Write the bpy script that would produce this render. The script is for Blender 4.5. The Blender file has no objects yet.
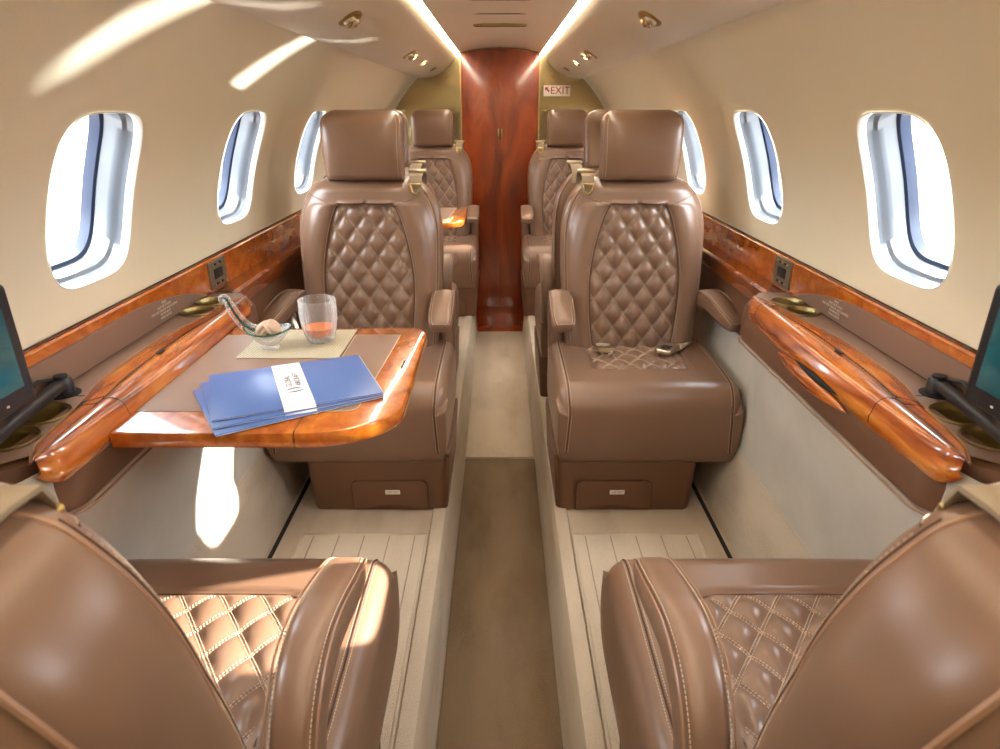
import bpy, bmesh, math, random
from math import sin, cos, pi, sqrt, atan2, radians
from mathutils import Vector, Matrix, noise as mnoise
random.seed(5)
SC = bpy.context.scene
COL = SC.collection

# ------------------------------------------------------------------ basics
def lin(h):
    h = h.lstrip('#')
    out = []
    for i in (0, 2, 4):
        c = int(h[i:i+2], 16) / 255
        out.append(c / 12.92 if c <= .04045 else ((c + .055) / 1.055) ** 2.4)
    return (*out, 1)

def base_mat(name, col, rough=.5, metal=0, coat=0, coat_rough=.05, spec=.5):
    m = bpy.data.materials.new(name)
    m.use_nodes = True
    b = m.node_tree.nodes['Principled BSDF']
    b.inputs['Base Color'].default_value = lin(col) if isinstance(col, str) else col
    b.inputs['Roughness'].default_value = rough
    b.inputs['Metallic'].default_value = metal
    b.inputs['Coat Weight'].default_value = coat
    b.inputs['Coat Roughness'].default_value = coat_rough
    b.inputs['Specular IOR Level'].default_value = spec
    return m, m.node_tree, b

def coords(nt, scale=(1, 1, 1), kind='Object'):
    tc = nt.nodes.new('ShaderNodeTexCoord')
    mp = nt.nodes.new('ShaderNodeMapping')
    mp.inputs['Scale'].default_value = scale
    nt.links.new(tc.outputs[kind], mp.inputs['Vector'])
    return mp.outputs['Vector']

def add_noise(nt, vec, scale, detail=3, rough=.5, dist=0):
    n = nt.nodes.new('ShaderNodeTexNoise')
    n.inputs['Scale'].default_value = scale
    n.inputs['Detail'].default_value = detail
    n.inputs['Roughness'].default_value = rough
    n.inputs['Distortion'].default_value = dist
    nt.links.new(vec, n.inputs['Vector'])
    return n.outputs['Fac']

def ramp(nt, fac, stops):
    r = nt.nodes.new('ShaderNodeValToRGB')
    el = r.color_ramp.elements
    while len(el) < len(stops):
        el.new(.5)
    for e, (p, c) in zip(el, stops):
        e.position = p
        e.color = lin(c) if isinstance(c, str) else c
    nt.links.new(fac, r.inputs['Fac'])
    return r.outputs['Color']

def bump(nt, b, fac, strength=.2, dist=.001):
    bp = nt.nodes.new('ShaderNodeBump')
    bp.inputs['Strength'].default_value = strength
    bp.inputs['Distance'].default_value = dist
    nt.links.new(fac, bp.inputs['Height'])
    nt.links.new(bp.outputs['Normal'], b.inputs['Normal'])
    return bp

def soft_mat(name, c1, c2, rough=.5, nscale=5, bscale=400, bstr=.15, bdist=.0006, stretch=(1, 1, 1), **k):
    m, nt, b = base_mat(name, c1, rough, **k)
    v = coords(nt, stretch)
    nt.links.new(ramp(nt, add_noise(nt, v, nscale, 4), [(.3, c1), (.7, c2)]), b.inputs['Base Color'])
    bump(nt, b, add_noise(nt, coords(nt), bscale, 3), bstr, bdist)
    return m

def emit_mat(name, col, strength):
    m, nt, b = base_mat(name, col, .5)
    b.inputs['Emission Color'].default_value = lin(col)
    b.inputs['Emission Strength'].default_value = strength
    return m

def wood_mat(name, stops, stretch, scale, dist, rough=.22, burl=False):
    m, nt, b = base_mat(name, '#8a4a20', rough, coat=1, coat_rough=.07)
    v = coords(nt, stretch)
    f = add_noise(nt, v, scale, 4, .55, dist)
    if burl:
        w = nt.nodes.new('ShaderNodeTexWave')
        w.inputs['Scale'].default_value = scale * .35
        w.inputs['Distortion'].default_value = 9
        w.inputs['Detail'].default_value = 4
        w.inputs['Detail Scale'].default_value = 1.6
        nt.links.new(v, w.inputs['Vector'])
        mx = nt.nodes.new('ShaderNodeMath'); mx.operation = 'MULTIPLY_ADD'
        nt.links.new(w.outputs['Fac'], mx.inputs[0]); mx.inputs[1].default_value = .35
        nt.links.new(f, mx.inputs[2])
        sb = nt.nodes.new('ShaderNodeMath'); sb.operation = 'SUBTRACT'
        nt.links.new(mx.outputs[0], sb.inputs[0]); sb.inputs[1].default_value = .17
        f = sb.outputs[0]
    nt.links.new(ramp(nt, f, stops), b.inputs['Base Color'])
    return m

M = {}
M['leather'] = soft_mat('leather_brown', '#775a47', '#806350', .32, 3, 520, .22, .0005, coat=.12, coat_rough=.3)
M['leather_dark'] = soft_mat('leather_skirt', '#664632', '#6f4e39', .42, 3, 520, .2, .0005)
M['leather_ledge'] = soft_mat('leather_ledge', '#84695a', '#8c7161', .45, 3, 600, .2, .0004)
M['thread'] = base_mat('thread', '#c6ae97', .7)[0]
M['seam'] = base_mat('seam_brown', '#4a2f20', .7)[0]  # plain dark brown for seams, drawer gaps and thin beads
M['piping'] = soft_mat('piping', '#8f6c54', '#9a765e', .4, 8, 300, .1)
M['wall'] = soft_mat('wall_fabric', '#e6dfc6', '#ebe5ce', .6, 2, 260, .25, .0012)
M['ceiling'] = soft_mat('ceiling_panel', '#e4dccb', '#e8e0d0', .4, 2, 300, .1, .0006)
M['psu'] = soft_mat('service_panel', '#dcd3c1', '#e1d8c7', .38, 2, 300, .08, .0005)
M['panel'] = soft_mat('lower_panel_suede', '#b3ada2', '#bfb9ae', .85, 7, 350, .3, .001)
M['wood'] = wood_mat('walnut_gloss', [(.30, '#5c2508'), (.42, '#96460f'), (.52, '#b25c18'), (.66, '#cf8030'), (.8, '#964812')], (7, .9, 7), 4.2, .5)
M['burl'] = wood_mat('walnut_burl', [(.25, '#8c3f0a'), (.42, '#ab5510'), (.55, '#bb6518'), (.7, '#c97a2a'), (.85, '#a04d0e')], (1, .6, 1), 34, .5)
M['burl_dark'] = wood_mat('rail_burl', [(.28, '#5c260b'), (.45, '#7f3b13'), (.6, '#96501e'), (.8, '#743512')], (1, .5, 1), 24, .5)
M['door'] = wood_mat('door_veneer', [(.25, '#4c1a07'), (.45, '#82300e'), (.6, '#9a3f15'), (.8, '#6e280c')], (2.2, 1, .5), 2.6, 1.2, rough=.18)
M['gold'] = base_mat('brushed_gold', '#b59b62', .28, 1)[0]
M['brass_in'] = base_mat('cup_gold', '#a89768', .33, 1)[0]
M['bulkhead'] = base_mat('bulkhead_bronze', '#c2b184', .08, .75)[0]
M['chrome'] = base_mat('chrome', '#d8d8dc', .12, 1)[0]
M['champagne'] = base_mat('champagne_metal', '#cbbba0', .3, 1)[0]
M['black'] = soft_mat('black_plastic', '#1b1b1e', '#222226', .38, 5, 700, .12, .0003)
M['dark'] = base_mat('dark_gap', '#17120f', .8)[0]
M['reveal'] = soft_mat('window_reveal', '#62686f', '#777d84', .25, 3, 60, .06, .001, coat=.4)
M['lip'] = soft_mat('window_lip', '#dcd9d0', '#e4e1d8', .35, 3, 200, .05)
M['gasket'] = soft_mat('window_gasket', '#16243c', '#1d2f4d', .4, 4, 200, .1)
M['paper'] = soft_mat('paper_band', '#ece8e6', '#f2eeec', .5, 6, 300, .05)
M['folder'] = soft_mat('folder_blue', '#4967a6', '#4f6eae', .32, 4, 300, .05)
M['folder_edge'] = base_mat('folder_inside', '#dfe3ec', .6)[0]
M['ink'] = base_mat('ink_navy', '#39456f', .6)[0]
M['ink_grey'] = base_mat('ink_grey', '#6d6d78', .6)[0]
M['print'] = base_mat('print_cream', '#d9cfc2', .6)[0]
M['red'] = base_mat('sign_red', '#b3241c', .5)[0]
M['label'] = base_mat('label_cream', '#e2d9cf', .5)[0]
M['sign'] = soft_mat('sign_panel', '#e6dccb', '#ece3d3', .4, 5, 200, .03)
M['webbing'] = soft_mat('webbing', '#93826c', '#a08f78', .75, 30, 500, .5, .0008)
M['candy'] = soft_mat('macaron', '#bfa28c', '#cdb29c', .8, 40, 240, .3, .0008)
M['switch'] = base_mat('switch_metal', '#9a917a', .38, .8)[0]
M['strip'] = emit_mat('cove_light', '#fff2dc', 17)
M['lamp'] = emit_mat('reading_lamp', '#ffe3b0', 14)

# screen
m, nt, b = base_mat('screen', '#0c2a30', .12)
b.inputs['Emission Color'].default_value = lin('#2f7475')
v = coords(nt)
nt.links.new(ramp(nt, add_noise(nt, v, 7, 2), [(.3, '#123c44'), (.6, '#2a6a6c'), (.8, '#47807a')]), b.inputs['Emission Color'])
b.inputs['Emission Strength'].default_value = .22
M['screen'] = m

# carpets
def carpet(name, c1, c2, stripe=0, line=.0, axis=0):
    m, nt, b = base_mat(name, c1, .95, spec=.15)
    v = coords(nt, (1, 1, 1))
    f = add_noise(nt, coords(nt, (3, 1, 3)), 3, 3)
    fine = add_noise(nt, v, 420, 2)
    mx = nt.nodes.new('ShaderNodeMath'); mx.operation = 'MULTIPLY_ADD'
    nt.links.new(fine, mx.inputs[0]); mx.inputs[1].default_value = .9
    nt.links.new(f, mx.inputs[2])
    col = ramp(nt, mx.outputs[0], [(.45, c1), (1.0, c2)])
    nt.links.new(col, b.inputs['Base Color'])
    bump(nt, b, fine, .8, .004)
    return m
M['carpet'] = carpet('carpet_beige', '#a08d78', '#c6b6a2')
M['carpet_mat'] = carpet('carpet_mat', '#ac9e8a', '#d0c2b0')
M['runner'] = carpet('carpet_runner', '#594733', '#806c56')
M['sill'] = carpet('carpet_sill', '#a49683', '#cbbdab')

# clear glass that lets the daylight pass
def pane_mat():
    m = bpy.data.materials.new('window_glass'); m.use_nodes = True
    nt = m.node_tree; nt.nodes.clear()
    out = nt.nodes.new('ShaderNodeOutputMaterial')
    mix = nt.nodes.new('ShaderNodeMixShader')
    t = nt.nodes.new('ShaderNodeBsdfTransparent')
    g = nt.nodes.new('ShaderNodeBsdfGlossy'); g.inputs['Roughness'].default_value = .02
    mix.inputs[0].default_value = .05
    nt.links.new(t.outputs[0], mix.inputs[1]); nt.links.new(g.outputs[0], mix.inputs[2])
    nt.links.new(mix.outputs[0], out.inputs[0])
    return m
M['pane'] = pane_mat()
def thin_glass(name, col, lo, hi):
    m, nt, b = base_mat(name, col, .05, coat=1)
    out = nt.nodes['Material Output']
    mix = nt.nodes.new('ShaderNodeMixShader'); t = nt.nodes.new('ShaderNodeBsdfTransparent')
    lw = nt.nodes.new('ShaderNodeLayerWeight'); lw.inputs['Blend'].default_value = .45
    mr = nt.nodes.new('ShaderNodeMapRange'); mr.inputs['To Min'].default_value = lo; mr.inputs['To Max'].default_value = hi
    nt.links.new(lw.outputs['Facing'], mr.inputs['Value']); nt.links.new(mr.outputs[0], mix.inputs[0])
    nt.links.new(t.outputs[0], mix.inputs[1]); nt.links.new(b.outputs[0], mix.inputs[2]); nt.links.new(mix.outputs[0], out.inputs[0])
    return m
M['glass'] = thin_glass('crystal', '#e8eaec', .03, .7)
m, nt, b = base_mat('green_glass', '#4f8a78', .04); b.inputs['Transmission Weight'].default_value = .8; b.inputs['IOR'].default_value = 1.45
M['green_glass'] = m
m, nt, b = base_mat('whisky', '#e07018', .05); b.inputs['Transmission Weight'].default_value = .1; b.inputs['IOR'].default_value = 1.34
M['whisky'] = m
# woven placemat
m, nt, b = base_mat('woven_mat', '#b9ad92', .7)
v = coords(nt)
ck = nt.nodes.new('ShaderNodeTexChecker'); ck.inputs['Scale'].default_value = 260
ck.inputs['Color1'].default_value = lin('#d6ccb2'); ck.inputs['Color2'].default_value = lin('#7d725a')
nt.links.new(v, ck.inputs['Vector']); nt.links.new(ck.outputs['Color'], b.inputs['Base Color'])
bump(nt, b, ck.outputs['Fac'], .6, .001)
M['placemat'] = m

def finish(o, label=None, cat=None, group=None, kind=None):
    if label: o['label'] = label
    if cat: o['category'] = cat
    if group: o['group'] = group
    if kind: o['kind'] = kind
    return o

def mk(name, vf, mat, parent=None, smooth=True, sharp=42, loc=(0, 0, 0), rot=(0, 0, 0)):
    if isinstance(vf, bpy.types.Mesh):
        me = vf
    else:
        me = bpy.data.meshes.new(name)
        me.from_pydata([tuple(p) for p in vf[0]], [], vf[1])
        bm = bmesh.new(); bm.from_mesh(me)
        bmesh.ops.recalc_face_normals(bm, faces=bm.faces)
        bm.to_mesh(me); bm.free()
        mats = mat if isinstance(mat, (list, tuple)) else [mat]
        for x in mats: me.materials.append(x)
        if len(vf) > 2:
            for p, i in zip(me.polygons, vf[2]): p.material_index = i
        if smooth:
            me.shade_smooth()
            if sharp: me.set_sharp_from_angle(angle=radians(sharp))
    o = bpy.data.objects.new(name, me)
    COL.objects.link(o)
    o.location = loc; o.rotation_euler = rot
    if parent: o.parent = parent
    return o

def empty(name, loc=(0, 0, 0), rot=(0, 0, 0), label=None, cat=None, group=None, kind=None):
    o = bpy.data.objects.new(name, None)
    o.empty_display_size = .05
    COL.objects.link(o); o.location = loc; o.rotation_euler = rot
    return finish(o, label, cat, group, kind)

def join(*vfs):
    V, F, I = [], [], []
    for vf in vfs:
        n = len(V)
        V += [Vector(p) for p in vf[0]]; F += [tuple(i + n for i in f) for f in vf[1]]
        I += list(vf[2]) if len(vf) > 2 else [0] * len(vf[1])
    return V, F, I

def withmat(vf, i): return vf[0], vf[1], [i] * len(vf[1])
def xf(vf, mat4): return ([mat4 @ Vector(p) for p in vf[0]], vf[1], *(vf[2:]))
def T(x, y, z): return Matrix.Translation((x, y, z))
def R(a, ax): return Matrix.Rotation(a, 4, ax)

def loft(rings, closed=True, cap0=False, cap1=False):
    n = len(rings[0]); V = [Vector(p) for r in rings for p in r]; F = []
    for k in range(len(rings) - 1):
        for i in range(n if closed else n - 1):
            j = (i + 1) % n
            F.append((k*n+i, k*n+j, (k+1)*n+j, (k+1)*n+i))
    for flag, k in ((cap0, 0), (cap1, len(rings) - 1)):
        if flag:
            c = sum((V[k*n+i] for i in range(n)), Vector()) / n
            V.append(c); ci = len(V) - 1
            for i in range(n): F.append((k*n+i, k*n+(i+1) % n, ci))
    return V, F

def box(cx, cy, cz, sx, sy, sz, bev=.003, seg=2):
    bm = bmesh.new(); bmesh.ops.create_cube(bm, size=1)
    for v in bm.verts: v.co = Vector((v.co.x*sx, v.co.y*sy, v.co.z*sz))
    if bev: bmesh.ops.bevel(bm, geom=bm.edges[:], offset=min(bev, .45*min(sx, sy, sz)), segments=seg, profile=.6, affect='EDGES')
    for v in bm.verts: v.co += Vector((cx, cy, cz))
    bm.verts.index_update()
    r = [v.co.copy() for v in bm.verts], [tuple(v.index for v in f.verts) for f in bm.faces]
    bm.free(); return r

def lathe(prof, n=40, cap=True):
    rings = [[Vector((r*cos(2*pi*i/n), r*sin(2*pi*i/n), z)) for i in range(n)] for r, z in prof]
    return loft(rings, True, cap and prof[0][0] > 1e-5, cap and prof[-1][0] > 1e-5)

def tube(path, r, n=8, caps=True):
    path = [Vector(p) for p in path]; rings = []
    up = Vector((0, 0, 1)); prev = None
    for k, p in enumerate(path):
        t = (path[min(k+1, len(path)-1)] - path[max(k-1, 0)]).normalized()
        if prev is None:
            a = t.cross(up)
            if a.length < .1: a = t.cross(Vector((1, 0, 0)))
        else: a = prev - t * prev.dot(t)
        a.normalize(); prev = a; b_ = t.cross(a)
        rr = r[k] if isinstance(r, (list, tuple)) else r
        rings.append([p + a*cos(2*pi*i/n)*rr + b_*sin(2*pi*i/n)*rr for i in range(n)])
    return loft(rings, True, caps, caps)

def prism(poly, z0, z1):
    n = len(poly)
    V = [Vector((x, y, z0)) for x, y in poly] + [Vector((x, y, z1)) for x, y in poly]
    F = [tuple(range(n-1, -1, -1)), tuple(range(n, 2*n))] + [(i, (i+1) % n, n+(i+1) % n, n+i) for i in range(n)]
    return V, F

def ellipsoid(c, r, nu=24, nv=14):
    rings = []
    for k in range(nv + 1):
        a = -pi/2 + pi*k/nv; ca = max(cos(a), 1e-4)
        rings.append([Vector((c[0]+r[0]*ca*cos(2*pi*i/nu), c[1]+r[1]*ca*sin(2*pi*i/nu), c[2]+r[2]*sin(a))) for i in range(nu)])
    return loft(rings, True, True, True)

def rrect(w, h, r, n=6, cx=0, cy=0):
    pts = []
    for sx, sy, a0 in ((1, 1, 0), (-1, 1, 90), (-1, -1, 180), (1, -1, 270)):
        for k in range(n + 1):
            a = radians(a0 + 90*k/n)
            pts.append((cx + sx*(w/2 - r) + r*cos(a), cy + sy*(h/2 - r) + r*sin(a)))
    return pts

def interp(tab, x):
    if x <= tab[0][0]: return tab[0][1]
    for (a, fa), (b_, fb) in zip(tab, tab[1:]):
        if x <= b_:
            t = (x - a) / (b_ - a)
            return fa + (fb - fa) * t
    return tab[-1][1]
def sinterp(tab, x):          # smooth (catmull-rom style) table lookup
    if x <= tab[0][0]: return tab[0][1]
    if x >= tab[-1][0]: return tab[-1][1]
    for i in range(len(tab) - 1):
        a, fa = tab[i]; b_, fb = tab[i+1]
        if x <= b_:
            h = b_ - a; t = (x - a) / h
            s = lambda j: (tab[min(j+1, len(tab)-1)][1] - tab[max(j-1, 0)][1]) / (tab[min(j+1, len(tab)-1)][0] - tab[max(j-1, 0)][0])
            m0, m1 = s(i)*h, s(i+1)*h
            return (2*t**3-3*t*t+1)*fa + (t**3-2*t*t+t)*m0 + (-2*t**3+3*t*t)*fb + (t**3-t*t)*m1

def text_mesh(s, size, mat, name, parent, loc, rot, ext=.0004, align='CENTER'):
    cu = bpy.data.curves.new(name, 'FONT'); cu.body = s; cu.size = size; cu.extrude = ext
    cu.align_x = align; cu.align_y = 'CENTER'
    tmp = bpy.data.objects.new(name, cu); COL.objects.link(tmp)
    bpy.context.view_layer.update()
    me = bpy.data.meshes.new_from_object(tmp.evaluated_get(bpy.context.evaluated_depsgraph_get()))
    bpy.data.objects.remove(tmp)
    me.materials.clear(); me.materials.append(mat)
    o = bpy.data.objects.new(name, me); COL.objects.link(o)
    if parent: o.parent = parent
    o.location = loc; o.rotation_euler = rot
    return o

def dashes(paths, step=.0058, ln=.0042, w=.0015, h=.0010):
    """stitches: paths = list of (point fn list, normal fn list)"""
    V, F = [], []
    for pts, nrm in paths:
        acc = 0; nxt = 0
        for (p, q, nn) in zip(pts, pts[1:], nrm):
            d = (q - p); L = d.length
            if L < 1e-6: continue
            d /= L; s = d.cross(nn).normalized()
            while nxt < acc + L:
                c = p + d * (nxt - acc)
                n0 = len(V)
                for a in (-1, 1):
                    for b_ in (-1, 1):
                        V.append(c + d*a*ln/2 + s*b_*w/2 - nn*.0006)
                for a in (-1, 1):
                    for b_ in (-1, 1):
                        V.append(c + d*a*ln*.32 + s*b_*w*.35 + nn*h)
                F += [(n0+4, n0+5, n0+7, n0+6), (n0, n0+1, n0+5, n0+4), (n0+2, n0+3, n0+7, n0+6), (n0, n0+2, n0+6, n0+4), (n0+1, n0+3, n0+7, n0+5)]
                nxt += step
            acc += L
    return V, F

# ------------------------------------------------------------------ shell
RC, ZC = .875, .82                     # cabin wall circle
Y0, Y1 = -1.43, 5.05
AISLE_Z = -.20
def wallp(y, a, side=1, off=0):
    return Vector((side*(RC+off)*cos(a), y, ZC + (RC+off)*sin(a)))
A_LO, A_HI = -.14, math.asin(.655/RC)
WIN_Y = [1.37 + .8*k for k in range(-3, 5)]
WA, WHA, WHY = .327, .2020, .149       # window centre angle, half angle, half length
NTH = 120
def sup(t, n=4.0):
    c, s = cos(t), sin(t)
    return (abs(c)**(2/n) * (1 if c >= 0 else -1), abs(s)**(2/n) * (1 if s >= 0 else -1))
def bay_angles():
    hy = .4; up, dn = A_HI - WA, WA - A_LO
    base = [2*pi*i/NTH for i in range(NTH)]
    base += [atan2(up*RC, hy), pi - atan2(up*RC, hy), pi + atan2(dn*RC, hy), 2*pi - atan2(dn*RC, hy)]
    return sorted(set(round(x, 9) for x in base))
BA = bay_angles()
def rect_hit(t):
    hy = .4; up, dn = (A_HI - WA)*RC, (WA - A_LO)*RC
    c, s = cos(t), sin(t)
    k = 1e9
    if abs(c) > 1e-9: k = min(k, hy/abs(c))
    if s > 1e-9: k = min(k, up/s)
    if s < -1e-9: k = min(k, dn/-s)
    return k*c, k*s
def wall_bay(yc, side, plain=False):
    rings = []
    NR = 12
    for k in range(NR + 1):
        f = (k/NR)**1.3; r = []
        for t in BA:
            # window ring point whose direction is t
            c, s = cos(t), sin(t); a_, b_ = WHY, WHA*RC; n = 4.0
            rad = (abs(c/a_)**n + abs(s/b_)**n) ** (-1/n)
            iy, ia = rad*c, rad*s
            oy, oa = rect_hit(t)
            y = iy + (oy-iy)*f; a = ia + (oa-ia)*f
            off = .003*math.exp(-((k/NR)*9)**2)
            r.append(wallp(yc + y, WA + a/RC, side, off))
        rings.append(r)
    return loft(rings, True, plain)

NPLAIN = 2      # unseen bays behind the camera, windows closed off to darken the near seats
for side, nm in ((-1, 'left'), (1, 'right')):
    parts = [wall_bay(y, side, i < NPLAIN) for i, y in enumerate(WIN_Y)]
    # strip beyond last bay
    aa = [A_LO + (A_HI-A_LO)*i/24 for i in range(25)]
    parts.append(loft([[wallp(y, a, side) for a in aa] for y in (4.97, Y1)], False))
    # lower skin, behind the ledges and lower panels
    low = [(.873*side, .70), (.865*side, .5), (.83*side, .2), (.80*side, -.02), (.80*side, -.22)]
    parts.append(loft([[Vector((x, y, z)) for x, z in low] for y in (Y0, Y1)], False))
    o = mk('wall_' + nm, join(*parts), M['wall'])
    finish(o, 'cream fabric cabin side wall on the %s, curving up to the ceiling' % nm, 'wall', kind='structure')

# windows
wn = 0
places = ['nearest', 'second nearest', 'third nearest', 'fourth nearest', 'fifth nearest']
for side, nm in ((-1, 'left'), (1, 'right')):
    for i, yc in enumerate(WIN_Y):
        if i < NPLAIN: continue
        wn += 1
        e = empty('window_%d' % wn, wallp(yc, WA, side))
        idx = i - 3
        finish(e, ('%s oval cabin window in view on the %s wall' % (places[idx], nm)) if idx >= 0 else 'oval cabin window on the %s wall beside or behind the camera' % nm, 'window', kind='structure')
        o0 = e.location
        def ring(sc, off):
            r = []
            for k in range(72):
                cx, cy = sup(2*pi*k/72)
                r.append(wallp(yc + cx*WHY*sc, WA + cy*WHA*sc, side, off) - o0)
            return r
        mk('window_frame', loft([ring(1.02, .0005), ring(1.01, -.0008), ring(1.0, .001), ring(.988, .007), ring(.978, .016)]), M['lip'], e)
        mk('window_reveal', loft([ring(.975, .016), ring(.965, .03), ring(.925, .036), ring(.915, .05), ring(.905, .082)]), M['reveal'], e)
        mk('window_gasket', loft([ring(.93, .078), ring(.90, .074), ring(.865, .078), ring(.855, .09), ring(.855, .10), ring(.95, .10)]), M['gasket'], e)
        mk('window_pane', (lambda r: (r[0], r[1]))(loft([ring(.90, .088), ring(.5, .088), ring(.02, .088)], True, False, True)), M['pane'], e)

# ceiling: centre panel, service panels
psu = [(.585, 1.472), (.565, 1.470), (.53, 1.4715), (.48, 1.479), (.43, 1.498), (.39, 1.524), (.355, 1.556), (.33, 1.588), (.312, 1.612)]
for side, nm in ((-1, 'left'), (1, 'right')):
    pts = [(x*side, z) for x, z in psu]
    pts = [(.60*side, 1.486)] + pts + [(.312*side, 1.66)]
    o = mk('ceiling', loft([[Vector((x, y, z)) for x, z in pts] for y in [Y0 + (Y1-Y0)*k/30 for k in range(31)]], False), M['psu'])
    finish(o, '%s cream overhead service panel sloping down from the cove light' % nm, 'ceiling panel', kind='structure')
cp = [(x, 1.668 - .035*(abs(x)/.285)**2.2) for x in [-.285 + .57*i/24 for i in range(25)]]
cp = [(-.285, 1.66)] + cp + [(.285, 1.66)]
o = mk('ceiling', loft([[Vector((x, y, z)) for x, z in cp] for y in (Y0, Y1)], False), M['ceiling'])
finish(o, 'cream centre ceiling panel between the two cove lights', 'ceiling', kind='structure')
o = mk('ceiling', loft([[Vector((x, y, z)) for x, z in ((-.9, 1.70), (.9, 1.70))] for y in (Y0, Y1)], False), M['ceiling'])
finish(o, 'outer ceiling skin above the panels', 'ceiling', kind='structure')
for side, nm in ((-1, 'left'), (1, 'right')):
    e = mk('cove_light', box(.300*side, (Y0+Y1)/2, 1.642, .022, Y1-Y0-.02, .008, .002), M['strip'])
    finish(e, '%s glowing cove light strip running along the ceiling edge' % nm, 'ceiling light', 'cove lights')

# ceiling fittings
e = empty('air_vent', (0, 3.68, 1.66), label='gold air slot across the centre ceiling panel', cat='air vent')
mk('slot', box(0, 0, .0, .27, .03, .012, .004), M['gold'], e)
mk('slot_opening', box(0, -.002, -.006, .25, .014, .004, .001), M['dark'], e)
e = empty('ceiling_hatch', (0, 3.1, 1.664), label='flush rectangular hatch outline in the centre ceiling panel', cat='hatch')
fr = []
for a, b_, c, d in ((0, .2, .30, .003), (0, -.2, .30, .003), (.15, 0, .003, .4), (-.15, 0, .003, .4)):
    fr.append(box(a, b_, 0, c, d, .003, 0))
mk('hatch_outline', join(*fr), M['seam'], e)

def psu_thing(name, side, y, x=.42, z=1.503):
    a = 2.664 * (-side)
    return empty(name, (x*side, y, z), (0, a, 0))
def vent_cluster(side, y, label):
    e = psu_thing('air_vent_cluster', side, y); finish(e, label, 'air vent', 'gold air vent clusters overhead')
    mk('bezel', join(*[lathe([(0.0, .004), (.030, .004), (.036, 0), (.036, -.004)], 28)]), M['gold'], e).scale = (1, 1.7, 1)
    for dy in (-.028, .026):
        n = mk('nozzle', lathe([(.019, 0), (.019, .007), (.015, .012), (.010, .013), (.008, .006), (0.0001, .006)], 20), M['champagne'], e, loc=(0, dy, .003))
        mk('nozzle_hub', lathe([(.005, .004), (.005, .014), (0.0001, .016)], 12), M['gold'], n)
    mk('control_knob', lathe([(.008, 0), (.008, .012), (.0001, .014)], 12), M['gold'], e, loc=(.012, 0, .003))
def down_light(side, y, label, lit=True, x=.42, z=1.503):
    e = psu_thing('reading_light', side, y, x, z); finish(e, label, 'reading light', 'small overhead reading lights')
    mk('bezel', lathe([(.021, 0), (.024, .004), (.022, .007), (.018, .007), (.016, .002)], 24, False), M['gold'], e)
    mk('lens', lathe([(.016, .003), (.010, .005), (.0001, .006)], 20), M['lamp'] if lit else M['dark'], e)
for side, nm in ((-1, 'left'), (1, 'right')):
    vent_cluster(side, 2.07, 'gold twin air vent cluster nearest the camera in the %s service panel' % nm)
    vent_cluster(side, 3.36, 'small gold air vent cluster further along the %s service panel' % nm)
    down_light(side, 3.52, 'lit reading light beside the far vent cluster, %s service panel' % nm)
    down_light(side, 3.95, 'lit reading light behind the far vent cluster, %s service panel' % nm)
    down_light(side, 4.5, 'unlit dark reading light nearest the wooden door, %s service panel' % nm, False)
    for y in (2.17,):
        pass

# bulkhead, door, back wall
def section(y, side_pts=None):
    pts = [(.80, AISLE_Z), (.80, -.02), (.83, .2), (.865, .5)]
    pts += [(RC*cos(a), ZC + RC*sin(a)) for a in [A_LO + (A_HI-A_LO)*i/20 for i in range(21)]]
    pts += [(x, z) for x, z in psu[1:]] + [(.300, 1.66), (.285, 1.69)]
    full = pts + [(-x, z) for x, z in reversed(pts)]
    V = [Vector((x, y, z)) for x, z in full] + [Vector((0, y, .8))]
    n = len(full)
    return V, [(i, (i+1) % n, n) for i in range(n)]
finish(mk('wall_front', section(Y1-.002), M['bulkhead'], smooth=False), 'glossy bronze bulkhead on both sides of the wooden door', 'wall', kind='structure')
finish(mk('wall_back', section(Y0+.002), M['wall'], smooth=False), 'cream bulkhead behind the camera', 'wall', kind='structure')
d = empty('door_1', (0, Y1-.03, AISLE_Z)); finish(d, 'glossy red-brown wooden double door with arched top at the end of the aisle', 'door', kind='structure')
def leaf(s):
    w = .272; H = 1.858
    pts = [(0.0015*s, 0), (w*s, 0)]
    for k in range(13):
        x = w*(1 - k/12)
        pts.append((max(x, .0015)*s, H - .035*(x/w)**2.2))
    V = [Vector((x, -.012, z)) for x, z in pts] + [Vector((x, .012, z)) for x, z in pts]
    n = len(pts)
    F = [tuple(range(n)), tuple(range(2*n-1, n-1, -1))] + [(i, (i+1) % n, n+(i+1) % n, n+i) for i in range(n)]
    return V, F
for s in (-1, 1):
    lf = mk('door_leaf', leaf(s), M['door'], d, sharp=30)
    mk('door_handle', box(.012*s, -.02, 1.30, .007, .012, .075, .003), M['gold'], lf)
    mk('door_catch', box(.045*s, -.014, 1.16, .018, .004, .09, .001), M['door'], lf)
mk('door_trim', join(box(-.279, 0, .91, .008, .03, 1.82, .002), box(.279, 0, .91, .008, .03, 1.82, .002)), M['gold'], d)
mk('door_stop', box(0, -.016, .95, .006, .004, 1.85, .001), M['door'], d)

e = empty('exit_sign', (.405, Y1-.008, 1.39), label='small cream EXIT sign with red letters right of the wooden door', cat='sign')
mk('sign_plate', box(0, 0, 0, .19, .006, .072, .003), M['sign'], e)
text_mesh('EXIT', .068, M['red'], 'sign_text', e, (.022, -.004, 0), (pi/2, 0, 0))
arw = [(-.085, .024), (-.060, .024), (-.067, .016), (-.052, -.002), (-.060, -.010), (-.076, .008), (-.085, -.001)]
mk('sign_arrow', xf(prism(arw, -.0004, .0004), T(0, -.0045, 0) @ R(pi/2, 'X')), M['red'], e, smooth=False)

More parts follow.
